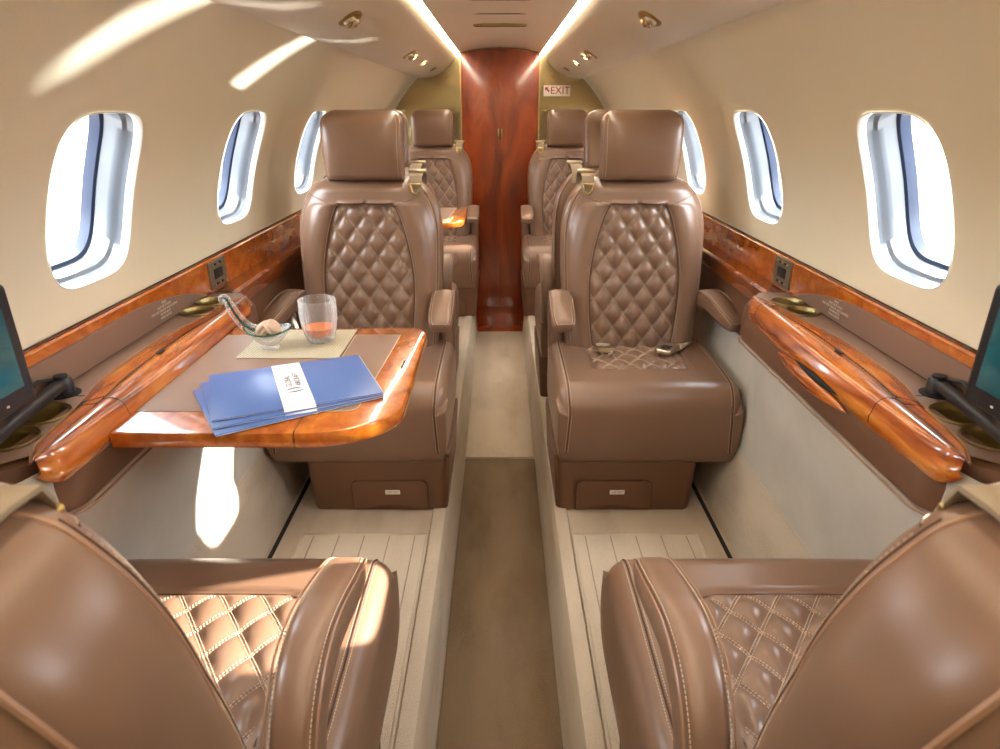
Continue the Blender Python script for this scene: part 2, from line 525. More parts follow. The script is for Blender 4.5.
# floors
FLX = .72
o = mk('floor', join(box(-(.19+.82)/2, 1.81, -.012, .63, 6.48, .024, 0), ), M['carpet'], smooth=False)
finish(o, 'raised beige carpet floor under the left row of seats', 'floor', kind='structure')
o = mk('floor', join(box((.19+.82)/2, 1.81, -.012, .63, 6.48, .024, 0), ), M['carpet'], smooth=False)
finish(o, 'raised beige carpet floor under the right row of seats', 'floor', kind='structure')
o = mk('floor', box(0, 1.81, AISLE_Z-.012, 1.7, 6.48, .02, 0), M['carpet'], smooth=False)
finish(o, 'sunken beige aisle floor leading to the door', 'floor', kind='structure')
for side, nm in ((-1, 'left'), (1, 'right')):
    pr = [(.158, AISLE_Z-.002), (.163, AISLE_Z+.01), (.172, -.06), (.178, -.015), (.186, 0.002), (.20, .006), (.225, .005), (.23, -.001)]
    o = mk('trim_%d' % (1 if side < 0 else 2), loft([[Vector((x*side, y, z)) for x, z in pr] for y in (Y0, Y1-.6)], False), M['sill'])
    finish(o, 'pale carpeted step edge along the %s side of the aisle' % nm, 'step edge', kind='structure')
    # lower side panel: slope of carpet then suede
    pr = [(.722, -.002), (.735, .06), (.755, .15), (.772, .25)]
    o = mk('baseboard_' + nm, loft([[Vector((x*side, y, z)) for x, z in pr] for y in (Y0, Y1)], False), M['sill'])
    finish(o, 'sloping carpeted base along the foot of the %s side panel' % nm, 'baseboard', kind='structure')
    ys = [Y0 + (Y1-Y0)*k/130 for k in range(131)]
    rings = []
    for y in ys:
        k = 1/(1+math.exp((y-1.80)*28))       # pulled inboard below the console
        k2 = 1/(1+math.exp(-(y-.80)*22)); k *= k2
        top = .835 - .125*k
        pr = [(.770, .24), (.778, .27), (.785-.018*k, .36), (.795-.05*k, .46), (.81-.085*k, .56), (top, .66), (top, .74)]
        rings.append([Vector((x*side, y, z)) for x, z in pr])
    o = mk('wall_panel_' + nm, loft(rings, False), M['panel'])
    o.name = 'trim_%d' % (3 if side < 0 else 4)
    finish(o, 'grey suede lower side panel on the %s, below the console' % nm, 'wall panel', kind='structure')
    o = mk('seat_track', box(.703*side, 1.81, .002, .012, 6.4, .006, .001), M['dark'])
    o.name = 'trim_%d' % (5 if side < 0 else 6)
    finish(o, 'dark narrow seat track in the carpet at the foot of the %s panel' % nm, 'floor track', kind='structure')
# aisle runner + threshold
o = mk('aisle_runner', join(box(0, .58, AISLE_Z+.004, .312, 3.98, .012, .004)), M['runner'])
finish(o, 'dark taupe carpet runner in the near part of the aisle', 'carpet runner')
o = mk('aisle_runner', box(0, 3.03, AISLE_Z+.003, .312, .88, .010, .004), M['carpet'])
finish(o, 'light beige carpet piece in the aisle just past the dark runner', 'carpet runner')
o = mk('door_threshold', box(0, 4.72, AISLE_Z+.004, .60, .60, .012, .002), M['door'])
finish(o, 'polished red-brown wooden threshold floor in front of the door', 'threshold')
for side, nm in ((-1, 'left'), (1, 'right')):
    V, F = box(.43*side, 1.08, .010, .40, 1.30, .012, .005)
    o = mk('floor_mat', (V, F), M['carpet_mat'])
    finish(o, 'pale carpet mat with bound edges between the two front %s seats' % nm, 'floor mat', 'floor mats')
    gl = [box(.43*side + dx, 1.08, .0165, .003, 1.27, .0012, 0) for dx in (-.16, -.08, 0, .08, .16)]
    o2 = mk('mat_seam', join(*gl), M['webbing']); o2.parent = o
    bl = tube([Vector((.43*side + sx*.197, 1.08+sy*.645, .014)) for sx, sy in ((-1, -1), (-1, 1), (1, 1), (1, -1), (-1, -1))], .005, 8, False)
    o3 = mk('mat_binding', bl, M['sill']); o3.parent = o

# ------------------------------------------------------------------ side rail, backsplash, consoles
ZL = .762          # ledge height
for side, nm in ((-1, 'left'), (1, 'right')):
    # wooden backsplash band following the wall
    prof = [(-.068, -.004), (-.068, -.010), (.030, -.012), (.038, -.014), (.043, -.010), (.043, -.001)]
    rings = [[wallp(y, a, side, off) for a, off in prof] for y in [Y0 + (Y1-Y0)*k/8 for k in range(9)]]
    o = mk('trim_%d' % (7 if side < 0 else 8), loft(rings, False), M['burl'])
    finish(o, 'glossy burl wood band along the %s wall below the windows' % nm, 'wood trim', kind='structure')
    o = mk('trim_%d' % (9 if side < 0 else 10), tube([wallp(y, .047, side, -.004) for y in (Y0, Y1)], .0018, 6), M['seam'])
    finish(o, 'thin dark bead on top of the %s wood band' % nm, 'trim', kind='structure')
    # leather overlay with arched end (near part)
    L = []
    ys = [Y0 + .02 + k*.02 for k in range(int((1.86-Y0-.02)/.02)+1)]
    rings = []
    for y in ys:
        top = .012
        if y > 1.42: top = .012 - .078*(((y-1.42)/.44)**2.2)
        rings.append([wallp(y, -.068, side, -.005), wallp(y, -.067, side, -.0125), wallp(y, (top-.067)/2, side, -.0165), wallp(y, max(top, -.0665), side, -.0165), wallp(y, max(top+.003, -.066), side, -.010)])
    o = mk('trim_%d' % (11 if side < 0 else 12), loft(rings, False), M['leather_ledge'])
    finish(o, 'brown leather facing with arched end on the %s wall above the console' % nm, 'leather trim', kind='structure')
    # ledge far and behind: rail
    pr = [(.872, ZL), (.815, ZL), (.800, ZL+.004), (.792, ZL-.004), (.790, ZL-.045), (.797, ZL-.055), (.82, ZL-.06)]
    o = mk('side_rail', loft([[Vector((x*side, y, z)) for x, z in pr] for y in (1.893, Y1-.004)], False, ), M['burl_dark'])
    o.name = 'trim_%d' % (13 if side < 0 else 14)
    finish(o, 'dark glossy wood rail along the %s wall beyond the console' % nm, 'wood rail', kind='structure')
    o = mk('trim_x', loft([[Vector((x*side, y, z)) for x, z in ((.805, ZL-.055), (.802, .60), (.80, .57), (.81, .56))] for y in (1.80, Y1-.004)], False), M['leather_dark'])
    o.name = 'trim_%d' % (15 if side < 0 else 16)
    finish(o, 'brown leather strip under the %s wood rail' % nm, 'leather trim', kind='structure')

def smoothstep(a, b, x):
    t = max(0, min(1, (x-a)/(b-a))); return t*t*(3-2*t)
def x_in(y):       # inboard edge of the leather console body
    return .700 + .115*smoothstep(.95, .80, y) + .055*smoothstep(1.78, 1.90, y)**1.3
def wood_outer(y):
    return sinterp([(.875, .722), (.93, .752), (1.0, .766), (1.06, .774), (1.12, .785), (1.2, .803), (1.3, .811), (1.42, .811), (1.52, .803), (1.60, .787), (1.66, .779), (1.76, .772), (1.83, .745)], y)
def wood_inner(y):
    return sinterp([(.875, .716), (.90, .700), (.95, .694), (1.05, .692), (1.2, .690), (1.45, .692), (1.70, .698), (1.79, .708), (1.83, .738)], y)
CUPS = [(.817, 1.052), (.812, .957), (.815, 1.785), (.817, 1.690)]
def console(side, nm):
    e = empty('side_console', (side*.78, 1.3, 0)); o0 = Vector((side*.78, 1.3, 0))
    finish(e, 'long %s side console: leather ledge with polished wood top and four gold cup holders' % nm, 'console', 'side consoles')
    rings = []
    y = .80
    ys = []
    while y < 1.905: ys.append(y); y += .015
    # body skirt
    for y in ys:
        xi = x_in(y)
        pr = [(.80, ZL-.004), (xi+.02, ZL-.006), (xi+.006, ZL-.010), (xi, ZL-.022), (xi-.003, ZL-.06), (xi-.002, .67), (xi+.004, .648), (xi+.02, .640), (xi+.08, .638)]
        rings.append([Vector((x*side, y, z)) - o0 for x, z in pr])
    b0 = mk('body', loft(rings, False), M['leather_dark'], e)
    ends = []
    mk('piping', tube([Vector(((x_in(y)-.003)*side, y, .643)) - o0 for y in ys], .0028, 6), M['piping'], e)
    # ledge top with holes for the cups: grid in polar patches around each cup
    def ledge():
        V, F = [], []
        nx, ny = 44, 360
        xo = .872
        idx = {}
        for j in range(ny+1):
            y = .56 + (1.888-.56)*j/ny
            xi = x_in(y) + .018
            for i in range(nx+1):
                x = xi + (xo-xi)*i/nx
                z = ZL
                idx[i, j] = len(V); V.append(Vector((x*side, y, z)) - o0)
        for j in range(ny):
            for i in range(nx):
                q = [V[idx[a]] + o0 for a in ((i, j), (i+1, j), (i+1, j+1), (i, j+1))]
                c = sum(q, Vector())/4
                if any((abs(c.x)-cx)**2 + (c.y-cy)**2 < .0395**2 for cx, cy in CUPS): continue
                F.append((idx[i, j], idx[i+1, j], idx[i+1, j+1], idx[i, j+1]))
        return V, F
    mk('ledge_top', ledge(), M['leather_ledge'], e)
    for cx, cy in CUPS:
        c = mk('cup_holder', lathe([(.0435, -.001), (.0455, .002), (.0450, .0045), (.0425, .0045), (.0405, .001), (.0395, -.01), (.0375, -.058), (.034, -.062), (.0001, -.062)], 44, False), M['brass_in'], e, loc=Vector((cx*side, cy, ZL)) - o0)
    # wood: cross-section loft
    def wsec(y, n=24, lift=0):
        xo, xi = wood_outer(y), wood_inner(y)
        f = sqrt(min(1, max(0, (y-.872)/.045))*(2-min(1, max(0, (y-.872)/.045)))) * sqrt(min(1, max(0, (1.832-y)/.04))*(2-min(1, max(0, (1.832-y)/.04))))
        pts = [(xo+.001, ZL-.002)]
        for k in range(n+1):
            s = k/n
            x = xo + (xi-xo)*s
            z = ZL + .002 + .004*min(1, s*8)*f + .009*f*smoothstep(.40, .60, s)
            if s > .70:
                q = (s-.70)/.30
                z -= (.030*f+.004)*(1-sqrt(max(0, 1-q*q)))*.98
            pts.append((x, z))
        zb = ZL - .045*f - .004
        pts += [(xi-.002*f, ZL-.022*f), (xi-.001, (ZL-.022*f+zb)/2), (xi+.006, zb)]
        return [Vector((x*side, y, z)) - o0 for x, z in pts]
    yn = [.877 + (1.828-.877)*(.5-.5*cos(pi*k/90)) for k in range(91)]
    mk('wood_top', loft([wsec(y) for y in yn], False, ), M['wood'], e)
    # seams across and along the wood
    def wpt(y, s, dz=.0004):
        r = wsec(y); k = s*24 + 1; i = int(k); t = k-i
        p = r[i].lerp(r[min(i+1, len(r)-1)], t); return p + Vector((0, 0, dz))
    def seam(path, r=.0008): return tube(path, r, 6)
    sm = [seam([wpt(1.075 + .02*sin(k/20*pi/2), k/20) for k in range(1, 21)] + [wsec(1.095)[-3]+Vector((-side*.0006, 0, 0)), wsec(1.095)[-2]+Vector((-side*.0006, 0, 0))]),
          seam([wpt(y, .42 + .02*sin(y*7)) for y in [1.12 + .6*k/60 for k in range(61)]]),
          seam([wpt(1.12+.03*k/10-.03, .05+.37*k/10) for k in range(11)]),
          seam([wpt(1.735 - .02*sin(k/20*pi/2), k/20) for k in range(1, 21)])]
    mk('wood_seam', join(*sm), M['dark'], e)
    lp = tube([Vector(((wood_outer(y)+.0025)*side, y, ZL+.0006)) - o0 for y in yn], .0022, 6)
    mk('wood_edging', lp, M['piping'], e)
    mk('lid_catch', box(.742*side, 1.335, ZL+.018, .008, .03, .004, .0015), M['dark'], e).location = -o0
    # panel seam across the leather ledge
    mk('ledge_seam', join(tube([Vector((x*side, 1.135, ZL+.0004)) - o0 for x in (.79, .872)], .001, 5),
                          tube([Vector((.862*side, y, ZL+.002)) - o0 for y in (.6, 1.88)], .0022, 5)), M['seam'], e)
    mk('monitor_socket', lathe([(.028, 0), (.028, .002), (.022, .003), (.0001, .003)], 28), M['dark'], e, loc=Vector((.838*side, 1.145, ZL)) - o0)
    return e, o0
consoles = {}
for side, nm in ((-1, 'left'), (1, 'right')):
    consoles[side] = console(side, nm)
# finger pull of the stowed table on the right console
e, o0 = consoles[1]
rings = []
for k in range(41):
    t = k/40; y = 1.17 + .36*t; f = sin(pi*t)**.8
    xi = wood_inner(y)
    c = Vector((xi - .002 + .002*(1-f), y, ZL-.052)) - o0
    rings.append([c + Vector((-.016*f*cos(a) if cos(a) > 0 else -.006*f*cos(a), 0, .020*f*sin(a)-.001)) for a in [2*pi*i/20 for i in range(20)]])
mk('table_pull', loft(rings, True, True, True), M['wood'], e)
rings = []
for k in range(31):
    t = k/30; y = 1.20 + .22*t; f = sin(pi*t)
    c = Vector((wood_inner(y)-.005, y, ZL-.030 - .004*f)) - o0
    rings.append([c + Vector((-.006*f*cos(a), 0, .008*f*sin(a))) for a in [2*pi*i/12 for i in range(12)]])
mk('pull_slot', loft(rings, True, True, True), M['dark'], e)

# control panels, placards
for side, nm in ((-1, 'left'), (1, 'right')):
    p = wallp(1.95, -.012, side, -.014)
    e = empty('control_panel', p, (pi/2, 0, -side*pi/2), 'metal cabin control panel with small dark display set in the %s wood band' % nm, 'control panel', 'control panels')
    mk('face_plate', box(0, 0, 0, .120, .084, .008, .003), M['switch'], e)
    mk('display', box(0, 0, .004, .062, .030, .003, .001), M['black'], e)
    for r_ in (-1, 1):
        for k in range(5):
            mk('button', box(-.036+.018*k, r_*.029, .005, .008, .006, .004, .001), M['dark'] if k % 2 else M['champagne'], e)
    p = wallp(1.60, -.026, side, -.0196)
    e = empty('placard', p, (pi/2, 0, -side*pi/2), 'tiny cream printed notice on the leather facing of the %s wall' % nm, 'notice', 'printed notices')
    for k, s in enumerate(['TABLE', 'MUST BE STOWED', 'FOR TAXI TAKEOFF AND LANDING', 'FASTEN BELTS', 'WHILE SEATED']):
        text_mesh(s, .0085, M['print'], 'text_line', e, (0, .018-.009*k, 0), (0, 0, 0), .0002)

# monitors on arms
def monitor(side, nm):
    e = empty('monitor', (side*.838, 1.145, ZL+.003), label='small black monitor on a swing arm, standing on the %s console at the picture edge' % nm, cat='monitor')
    o0 = Vector((side*.838, 1.145, ZL+.003))
    g = lambda x, y, z: Vector((side*x, y, z)) - o0
    mk('pivot', xf(lathe([(.019, 0), (.019, .022), (.016, .030), (.012, .031), (.012, .036), (.0001, .037)], 28), T(0, 0, 0)), M['black'], e)
    path = [g(.838, 1.145, .785), g(.822, 1.06, .788), g(.795, .93, .794), g(.772, .82, .80)]
    rings = []
    for k in range(len(path)):
        p = path[k]
        rings.append([p + Vector((x, 0, z)) for x, z in rrect(.027, .018, .006, 4)])
    mk('arm', loft(rings, True, True, True), M['black'], e)
    mk('arm_cable', tube([g(.846, 1.15, .79), g(.85, 1.10, .805), g(.835, 1.04, .803), g(.815, .98, .806), g(.79, .93, .82), g(.775, .90, .84)], .004, 8), M['black'], e)
    mk('arm_bracket', box(*(g(.768, .81, .83)), .02, .07, .07, .006), M['black'], e)
    sc = xf(box(0, 0, 0, .028, .27, .19, .010, 3), T(*g(.752, .815, .935)))
    c = mk('casing', sc, M['black'], e)
    mk('screen', box(*g(.7375, .815, .943), .001, .222, .140, .0002), M['screen'], e)
    btn = []
    for k in range(8): btn.append(box(*g(.7375, .73+.022*k, .856), .0012, .005, .003, 0))
    mk('button_marks', join(*btn), M['print'], e, smooth=False)
monitor(-1, 'left'); monitor(1, 'right')

# ------------------------------------------------------------------ seats
W_TAB = [(.38, .220), (.45, .233), (.55, .243), (.65, .251), (.78, .256), (.88, .255), (.95, .240), (1.0, .212), (1.03, .180), (1.048, .145)]
WI_TAB = [(.40, .118), (.45, .135), (.55, .150), (.70, .157), (.80, .146), (.90, .122), (.955, .100), (.968, .085)]
ZT = 1.050
def b_w(z): return sinterp(W_TAB, z)
def b_face(z): return .372 + .135*(z-.45)
def b_rear(z): return sinterp([(.36, .53), (.45, .56), (.6, .61), (.75, .645), (.88, .672), (.97, .680), (1.03, .665), (1.05, .65)], z)
def top_round(z, zt=ZT, r=.045):
    q = (z-(zt-r))/r
    return 1 if q <= 0 else max(.08, sqrt(max(0, 1-q*q)))
QW, QH = .072, .099
def quilt(x, z, ox=0, oz=0, qw=QW, qh=QH):
    a = (x-ox)/qw + (z-oz)/qh; b_ = (x-ox)/qw - (z-oz)/qh
    return (abs(sin(pi*a))*abs(sin(pi*b_)))**.42
def b_front(s, z):
    w = b_w(z); f, r = b_face(z), b_rear(z)
    c = (f+r)/2 ; d = (r-f)/2*top_round(z)
    n = 3.2
    y = c - d*(max(0, 1-abs(s)**n))**(1/n)
    x = w*s
    wi = sinterp(WI_TAB, z) if z < .968 else 0
    ins = 0
    if .42 < z < .975:
        edge = wi - abs(x)
        ed2 = min(edge, (.968-z)*1.0)
        if ed2 > 0:
            y += .010 - .017*min(1, ed2/.02)**.5 * quilt(x, z, 0, .44) + .004
        else:
            e_ = min(1, -ed2/.012)
            y += .010*(1-e_)
            y -= .012*sin(min(1, -ed2/.10)*pi)
    # valley at the lateral seams
    return Vector((x, y, z))
def b_normal(s, z):
    e = .004
    a = b_front(min(.999, s+e), z) - b_front(max(-.999, s-e), z)
    b_ = b_front(s, z+e) - b_front(s, z-e)
    n = a.cross(b_).normalized()
    return n if n.y < 0 else -n
def backrest_mesh():
    zs = [.385 + (ZT-.385)*k/150 for k in range(151)]
    zs = [z for z in zs if z < 1.02] + [1.02 + .03*sin(pi/2*k/10) for k in range(11)]
    S = [sin(pi/2*(-1+2*i/150)) for i in range(151)]
    rings = []
    for z in zs:
        w = b_w(z); f, r = b_face(z), b_rear(z); c = (f+r)/2; d = (r-f)/2*top_round(z)
        ring = [b_front(s, z) for s in S]
        for i in range(1, 40):
            s = cos(pi*i/40); n = 2.7
            ring.append(Vector((w*s, c + d*(1-abs(s)**n)**(1/n), z)))
        rings.append(ring)
    return loft(rings, True, True, True)
def seam_path(fn, n=40, nf=None): 
    return [fn(k/n) for k in range(n+1)]
def backrest_stitches():
    paths = []
    # quilt lines, double
    for fam in (1, -1):
        for k in range(-14, 22):
            for off in (-.003, .003):
                run, nr = [], []
                z = .43
                while z < .968:
                    # line: x/qw + fam*(z-.44)/qh = k
                    x = (k - fam*(z-.44)/QH)*QW + off
                    wi = sinterp(WI_TAB, z)
                    if abs(x) < wi-.003 and z < .962:
                        s = x/b_w(z); run.append(b_front(s, z)-Vector((0, .0008, 0))); nr.append(b_normal(s, z))
                    elif run:
                        if len(run) > 2: paths.append((run, nr))
                        run, nr = [], []
                    z += .008
                if len(run) > 2: paths.append((run, nr))
    def add(fn, N=60):
        P, Q = [], []
        for k in range(N+1):
            s, z = fn(k/N); P.append(b_front(s, z)); Q.append(b_normal(s, z))
        paths.append((P, Q))
    for sg in (-1, 1):
        add(lambda t: (sg*(sinterp(WI_TAB, .43+.525*t)+.006)/b_w(.43+.525*t), .43+.525*t), 90)
        for off in (0, .03):
            add(lambda t: (sg*(.93+off), .42+.57*t), 90)
        add(lambda t: (sg*(.42+.50*t), .962+.035*t), 20)
    add(lambda t: (-.40+.80*t, .972), 30)
    return dashes(paths)
def backrest_seams():
    out = []
    for sg in (-1, 1):
        out.append(tube([b_front(sg*(sinterp(WI_TAB, z)+.001)/b_w(z), z) - Vector((0, .0005, 0)) for z in [.42+.54*k/60 for k in range(61)]], .0017, 6))
        out.append(tube([b_front(sg*(.40+.52*k/16), .960+.036*k/16) for k in range(17)], .0013, 6))
        out.append(tube([b_front(sg*.945, z) for z in [.41+.60*k/60 for k in range(61)]], .0012, 6))
    out.append(tube([b_front(-.40+.80*k/24, .968) for k in range(25)], .0015, 6))
    return join(*out)
def backrest_piping():
    out = []
    for sg in (-1, 1):
        for fr in (.25, .72):
            pts = []
            for k in range(81):
                z = .40+.635*k/80
                w = b_w(z); f, r = b_face(z), b_rear(z); c = (f+r)/2; d = (r-f)/2*top_round(z)
                yy = (fr*2-1)
                s = (1-abs(yy)**(3.0))**(1/3.0)
                pts.append(Vector((sg*w*s*1.001, c + d*yy, z)))
            out.append(tube(pts, .0032, 6))
    return out

bp_ = backrest_piping()
HZ0, HZ1 = 1.043, 1.268
def h_pt(s, z, front=True):
    t = (z-HZ0)/(HZ1-HZ0)
    w = .131 + .006*t
    rr = .05; q = (z-(HZ1-rr))/rr
    k = 1 if q <= 0 else max(.05, sqrt(max(0, 1-q*q)))
    w = w - .05*(1-k)
    f = .448 + .02*sin(pi*t)*-1 + .03*(1-k)*.4; r = f+.125
    c, d = (f+r)/2, (r-f)/2*(.25+.75*k)
    q0 = (HZ0+.02-z)/.02
    if q0 > 0: d *= sqrt(1-.5*q0*q0)
    n = 4.5
    y = c - d*(max(0, 1-abs(s)**n))**(1/n) * (1 if front else -1)
    return Vector((w*s, y, z))
def headrest_mesh():
    zs = [HZ0 + (.177)*k/24 for k in range(25)] + [HZ1-.05+.05*sin(pi/2*k/10) for k in range(1, 11)]
    rings = []
    for z in zs:
        rings.append([h_pt(sin(pi/2*(-1+2*i/40)), z) for i in range(41)] + [h_pt(cos(pi*i/30), z, False) for i in range(1, 30)])
    return loft(rings, True, True, True)
def headrest_trim():
    paths = []; tubes = []
    for sg in (-1, 1):
        P = [h_pt(sg*.965, z) for z in [HZ0+.005+(HZ1-HZ0-.02)*k/50 for k in range(51)]]
        tubes.append(tube(P, .0022, 6))
        P2 = [h_pt(sg*.90, z) for z in [HZ0+.008+(HZ1-HZ0-.03)*k/50 for k in range(51)]]
        paths.append((P2, [Vector((0, -1, 0))]*51))
    return tubes, dashes(paths)

# cushion
CT, CW, CL = .462, .298, .50
def cu_pt(u, v, detail=True):
    """u,v in [-1,1]; v=-1 is the front"""
    x = CW*u*(1-.02*abs(v)**8); y = .25 + .25*v*(1-.015*abs(u)**8)
    du, dv = (1-abs(u))*CW, (1-abs(v))*.25
    rs, rf = .045, (.085 if v < 0 else .04)
    a = 1-min(1, du/rs); b_ = 1-min(1, dv/rf)
    q = min(1, sqrt(a*a+b_*b_))
    rd = max(rs if a > b_ else rf, .04)
    drop = (rs*a*a + rf*b_*b_)/max(1e-6, a*a+b_*b_)*(1-sqrt(1-q*q)) if q > 0 else 0
    z = CT + .012*(1-u*u)*(1-v*v) - .010*max(0, -v)**2 - drop
    if detail:
        ed = min(.158 + .03*(y-.16) - abs(x), y-.165 - .25*max(0, abs(x)-.12))
        if ed > 0 : z += -.010 + .014*min(1, ed/.02)**.5*quilt(x, y, 0, .16)
        elif ed > -.012: z -= .008*(1+ed/.012)
    return Vector((x, y, z))
def cushion_mesh():
    NU, NV = 110, 90
    U = [sin(pi/2*(-1+2*i/NU))*.35 + (-1+2*i/NU)*.65 for i in range(NU+1)]
    Vv = [sin(pi/2*(-1+2*j/NV))*.35 + (-1+2*j/NV)*.65 for j in range(NV+1)]
    V = [cu_pt(u, v) for v in Vv for u in U]
    F = [(j*(NU+1)+i, j*(NU+1)+i+1, (j+1)*(NU+1)+i+1, (j+1)*(NU+1)+i) for j in range(NV) for i in range(NU)]
    bd = [i for i in range(NU+1)] + [j*(NU+1)+NU for j in range(1, NV+1)] + [NV*(NU+1)+i for i in range(NU-1, -1, -1)] + [j*(NU+1) for j in range(NV-1, 0, -1)]
    prev = bd
    for z, sc, fy in ((None, 1.0, 0), (.355, 1.001, -.001), (.325, 1.001, -.002), (.29, .998, -.002), (.26, .992, 0), (.235, .982, .005), (.21, .965, .013), (.195, .950, .021), (.188, .92, .03)):
        cur = []
        for b_ in bd:
            p = V[b_]; c = Vector((0, .25))
            zz = z if z is not None else p.z*.6 + .36*.4
            zz = min(zz, p.z-.001)
            k = max(0, (.25-p.y)/.25)
            q = Vector((p.x*sc, .25 + (p.y-.25)*(1 if p.y > .25 else 1) + fy*k, zz))
            V.append(q); cur.append(len(V)-1)
        n = len(bd)
        for i in range(n): F.append((prev[i], prev[(i+1) % n], cur[(i+1) % n], cur[i]))
        prev = cur
    V.append(Vector((0, .25, .188))); c = len(V)-1
    for i in range(len(bd)): F.append((prev[i], prev[(i+1) % len(bd)], c))
    return V, F
def cu_xy(x, y):
    u, v = x/CW, (y-.25)/.25
    return cu_pt(u, v)
def cushion_stitches():
    paths = []; tubes = []
    up = Vector((0, 0, 1))
    for fam in (1, -1):
        for k in range(-12, 14):
            for off in (-.003, .003):
                run = []
                y = .17
                while y < .46:
                    x = (k - fam*(y-.16)/QH)*QW + off
                    ed = min(.158 + .03*(y-.16) - abs(x), y-.165 - .25*max(0, abs(x)-.12))
                    if ed > .003: run.append(cu_xy(x, y)+Vector((0, 0, .0010)))
                    elif run:
                        if len(run) > 2: paths.append((run, [up]*len(run)))
                        run = []
                    y += .008
                if len(run) > 2: paths.append((run, [up]*len(run)))
    # outline of the insert
    P = [cu_xy(-.158-.03*(y-.16), y) for y in [.46-.28*k/20 for k in range(21)]]
    P += [cu_xy(-.150+.300*k/30, .164+.25*max(0, abs(-.15+.3*k/30)-.12)) for k in range(31)]
    P += [cu_xy(.158+.03*(y-.16), y) for y in [.18+.28*k/20 for k in range(21)]]
    tubes.append(tube(P, .0013, 6))
    # side gusset: double row along each side, over the front edge and down
    for sg in (-1, 1):
        for off in (0, .010):
            P, N = [], []
            for k in range(60):
                v = .9 - 1.9*k/59
                p = cu_pt(sg*(.86 + off/CW), max(v, -.999), False); P.append(p)
                N.append(Vector((sg*.25, -.2 if v < -.5 else 0, 1)).normalized())
            l = P[-1]
            for k in range(1, 14):
                P.append(Vector((l.x + sg*.0006*k, l.y-.0024, l.z - .010*k))); N.append(Vector((0, -1, .1)))
            if off == 0: tubes.append(tube([p + Vector((sg*.005, 0, -.0002)) for p in P], .0018, 6))
            paths.append((P, N))
    return dashes(paths), join(*tubes)

# armrest
ARM = [(.205, .596, .006, .020), (.209, .597, .016, .030), (.222, .599, .022, .035), (.25, .604, .026, .038), (.30, .616, .029, .039), (.35, .629, .031, .039), (.40, .636, .033, .038), (.445, .628, .036, .037), (.478, .603, .038, .035), (.498, .565, .039, .033), (.505, .51, .038, .031), (.50, .45, .036, .030), (.49, .38, .032, .028)]
def arm_mesh():
    # resample smoothly
    N = 60
    tabs = [[(i, a[j]) for i, a in enumerate(ARM)] for j in range(4)]
    P = [[sinterp(tb, (len(ARM)-1)*k/N) for tb in tabs] for k in range(N+1)]
    rings, edges = [], {-1: [], 1: []}
    nrms = []
    for k in range(N+1):
        a, b_ = P[max(k-1, 0)], P[min(k+1, N)]
        t = Vector((0, b_[0]-a[0], b_[1]-a[1])).normalized()
        nn = Vector((0, -t.z, t.y))
        y, z, h, w = P[k]
        ring = []
        for i in range(32):
            sx, sy = sup(2*pi*i/32, 3.4)
            ring.append(Vector((0, y, z)) + Vector((1, 0, 0))*w*sx + nn*h*sy)
        rings.append(ring); nrms.append(nn)
        for sg in (-1, 1):
            edges[sg].append(Vector((0, y, z)) + Vector((sg*w*.80, 0, 0)) + nn*h*.955)
    st = [(edges[sg][4:46], nrms[4:46]) for sg in (-1, 1)]
    fr = [edges[-1][4].lerp(edges[1][4], k/8) for k in range(9)]
    st.append((fr, [nrms[4]]*9))
    pip = [tube([p + Vector((sg*.0075, 0, 0)) - nn*.003 for p, nn in zip(edges[sg][4:50], nrms[4:50])], .0018, 6) for sg in (-1, 1)]
    return loft(rings, True, True, True), dashes(st), pip

def base_mesh(sg):    # sg: outboard direction
    pl = [(-.292*sg, .045), (-.292*sg, .50), (.235*sg, .50), (.245*sg, .24), (.165*sg, .03), (-.280*sg, .03)]
    rings = []
    for z, k in ((0.0, .97), (.012, .985), (.10, 1.0), (.185, 1.02), (.21, 1.02)):
        rings.append([Vector((x*k, .26+(y-.26)*k, z)) for x, y in pl])
    V, F = loft(rings, True, True, True)
    bm = bmesh.new()
    vs = [bm.verts.new(v) for v in V]
    for f in F:
        try: bm.faces.new([vs[i] for i in f])
        except ValueError: pass
    bmesh.ops.recalc_face_normals(bm, faces=bm.faces)
    bm.verts.ensure_lookup_table()
    eds = [e for e in bm.edges if abs(e.verts[0].co.z-e.verts[1].co.z) > .005 and len(e.link_faces) == 2 and e.calc_face_angle(0) > .3]
    bmesh.ops.bevel(bm, geom=eds, offset=.018, segments=4, profile=.5, affect='EDGES')
    bm.verts.index_update()
    r = [v.co.copy() for v in bm.verts], [tuple(v.index for v in f.verts) for f in bm.faces]
    bm.free(); return r
def drawer_mesh(off=0):
    w, h = .250, .112
    pts = [(-w/2, .006), (-w/2, h-.02)]
    for k in range(5): 
        a = pi - pi/2*k/4; pts.append((-w/2+.02+.02*cos(a), h-.02+.02*sin(a)))
    for k in range(5):
        a = pi/2 - pi/2*k/4; pts.append((w/2-.02+.02*cos(a), h-.02+.02*sin(a)))
    pts += [(w/2, .006), (w/2-.03, .006)]
    for k in range(9):
        t = k/8; pts.append((w/2-.04-(w-.08)*t, .006+.016*sin(pi*t)**.7))
    pts.append((-w/2+.03, .006))
    pts = [(x*(1+off), z+off*.03) for x, z in pts]
    V, F = prism(pts, 0, .006)
    return [Vector((x, -z, y)) for x, y, z in V], F

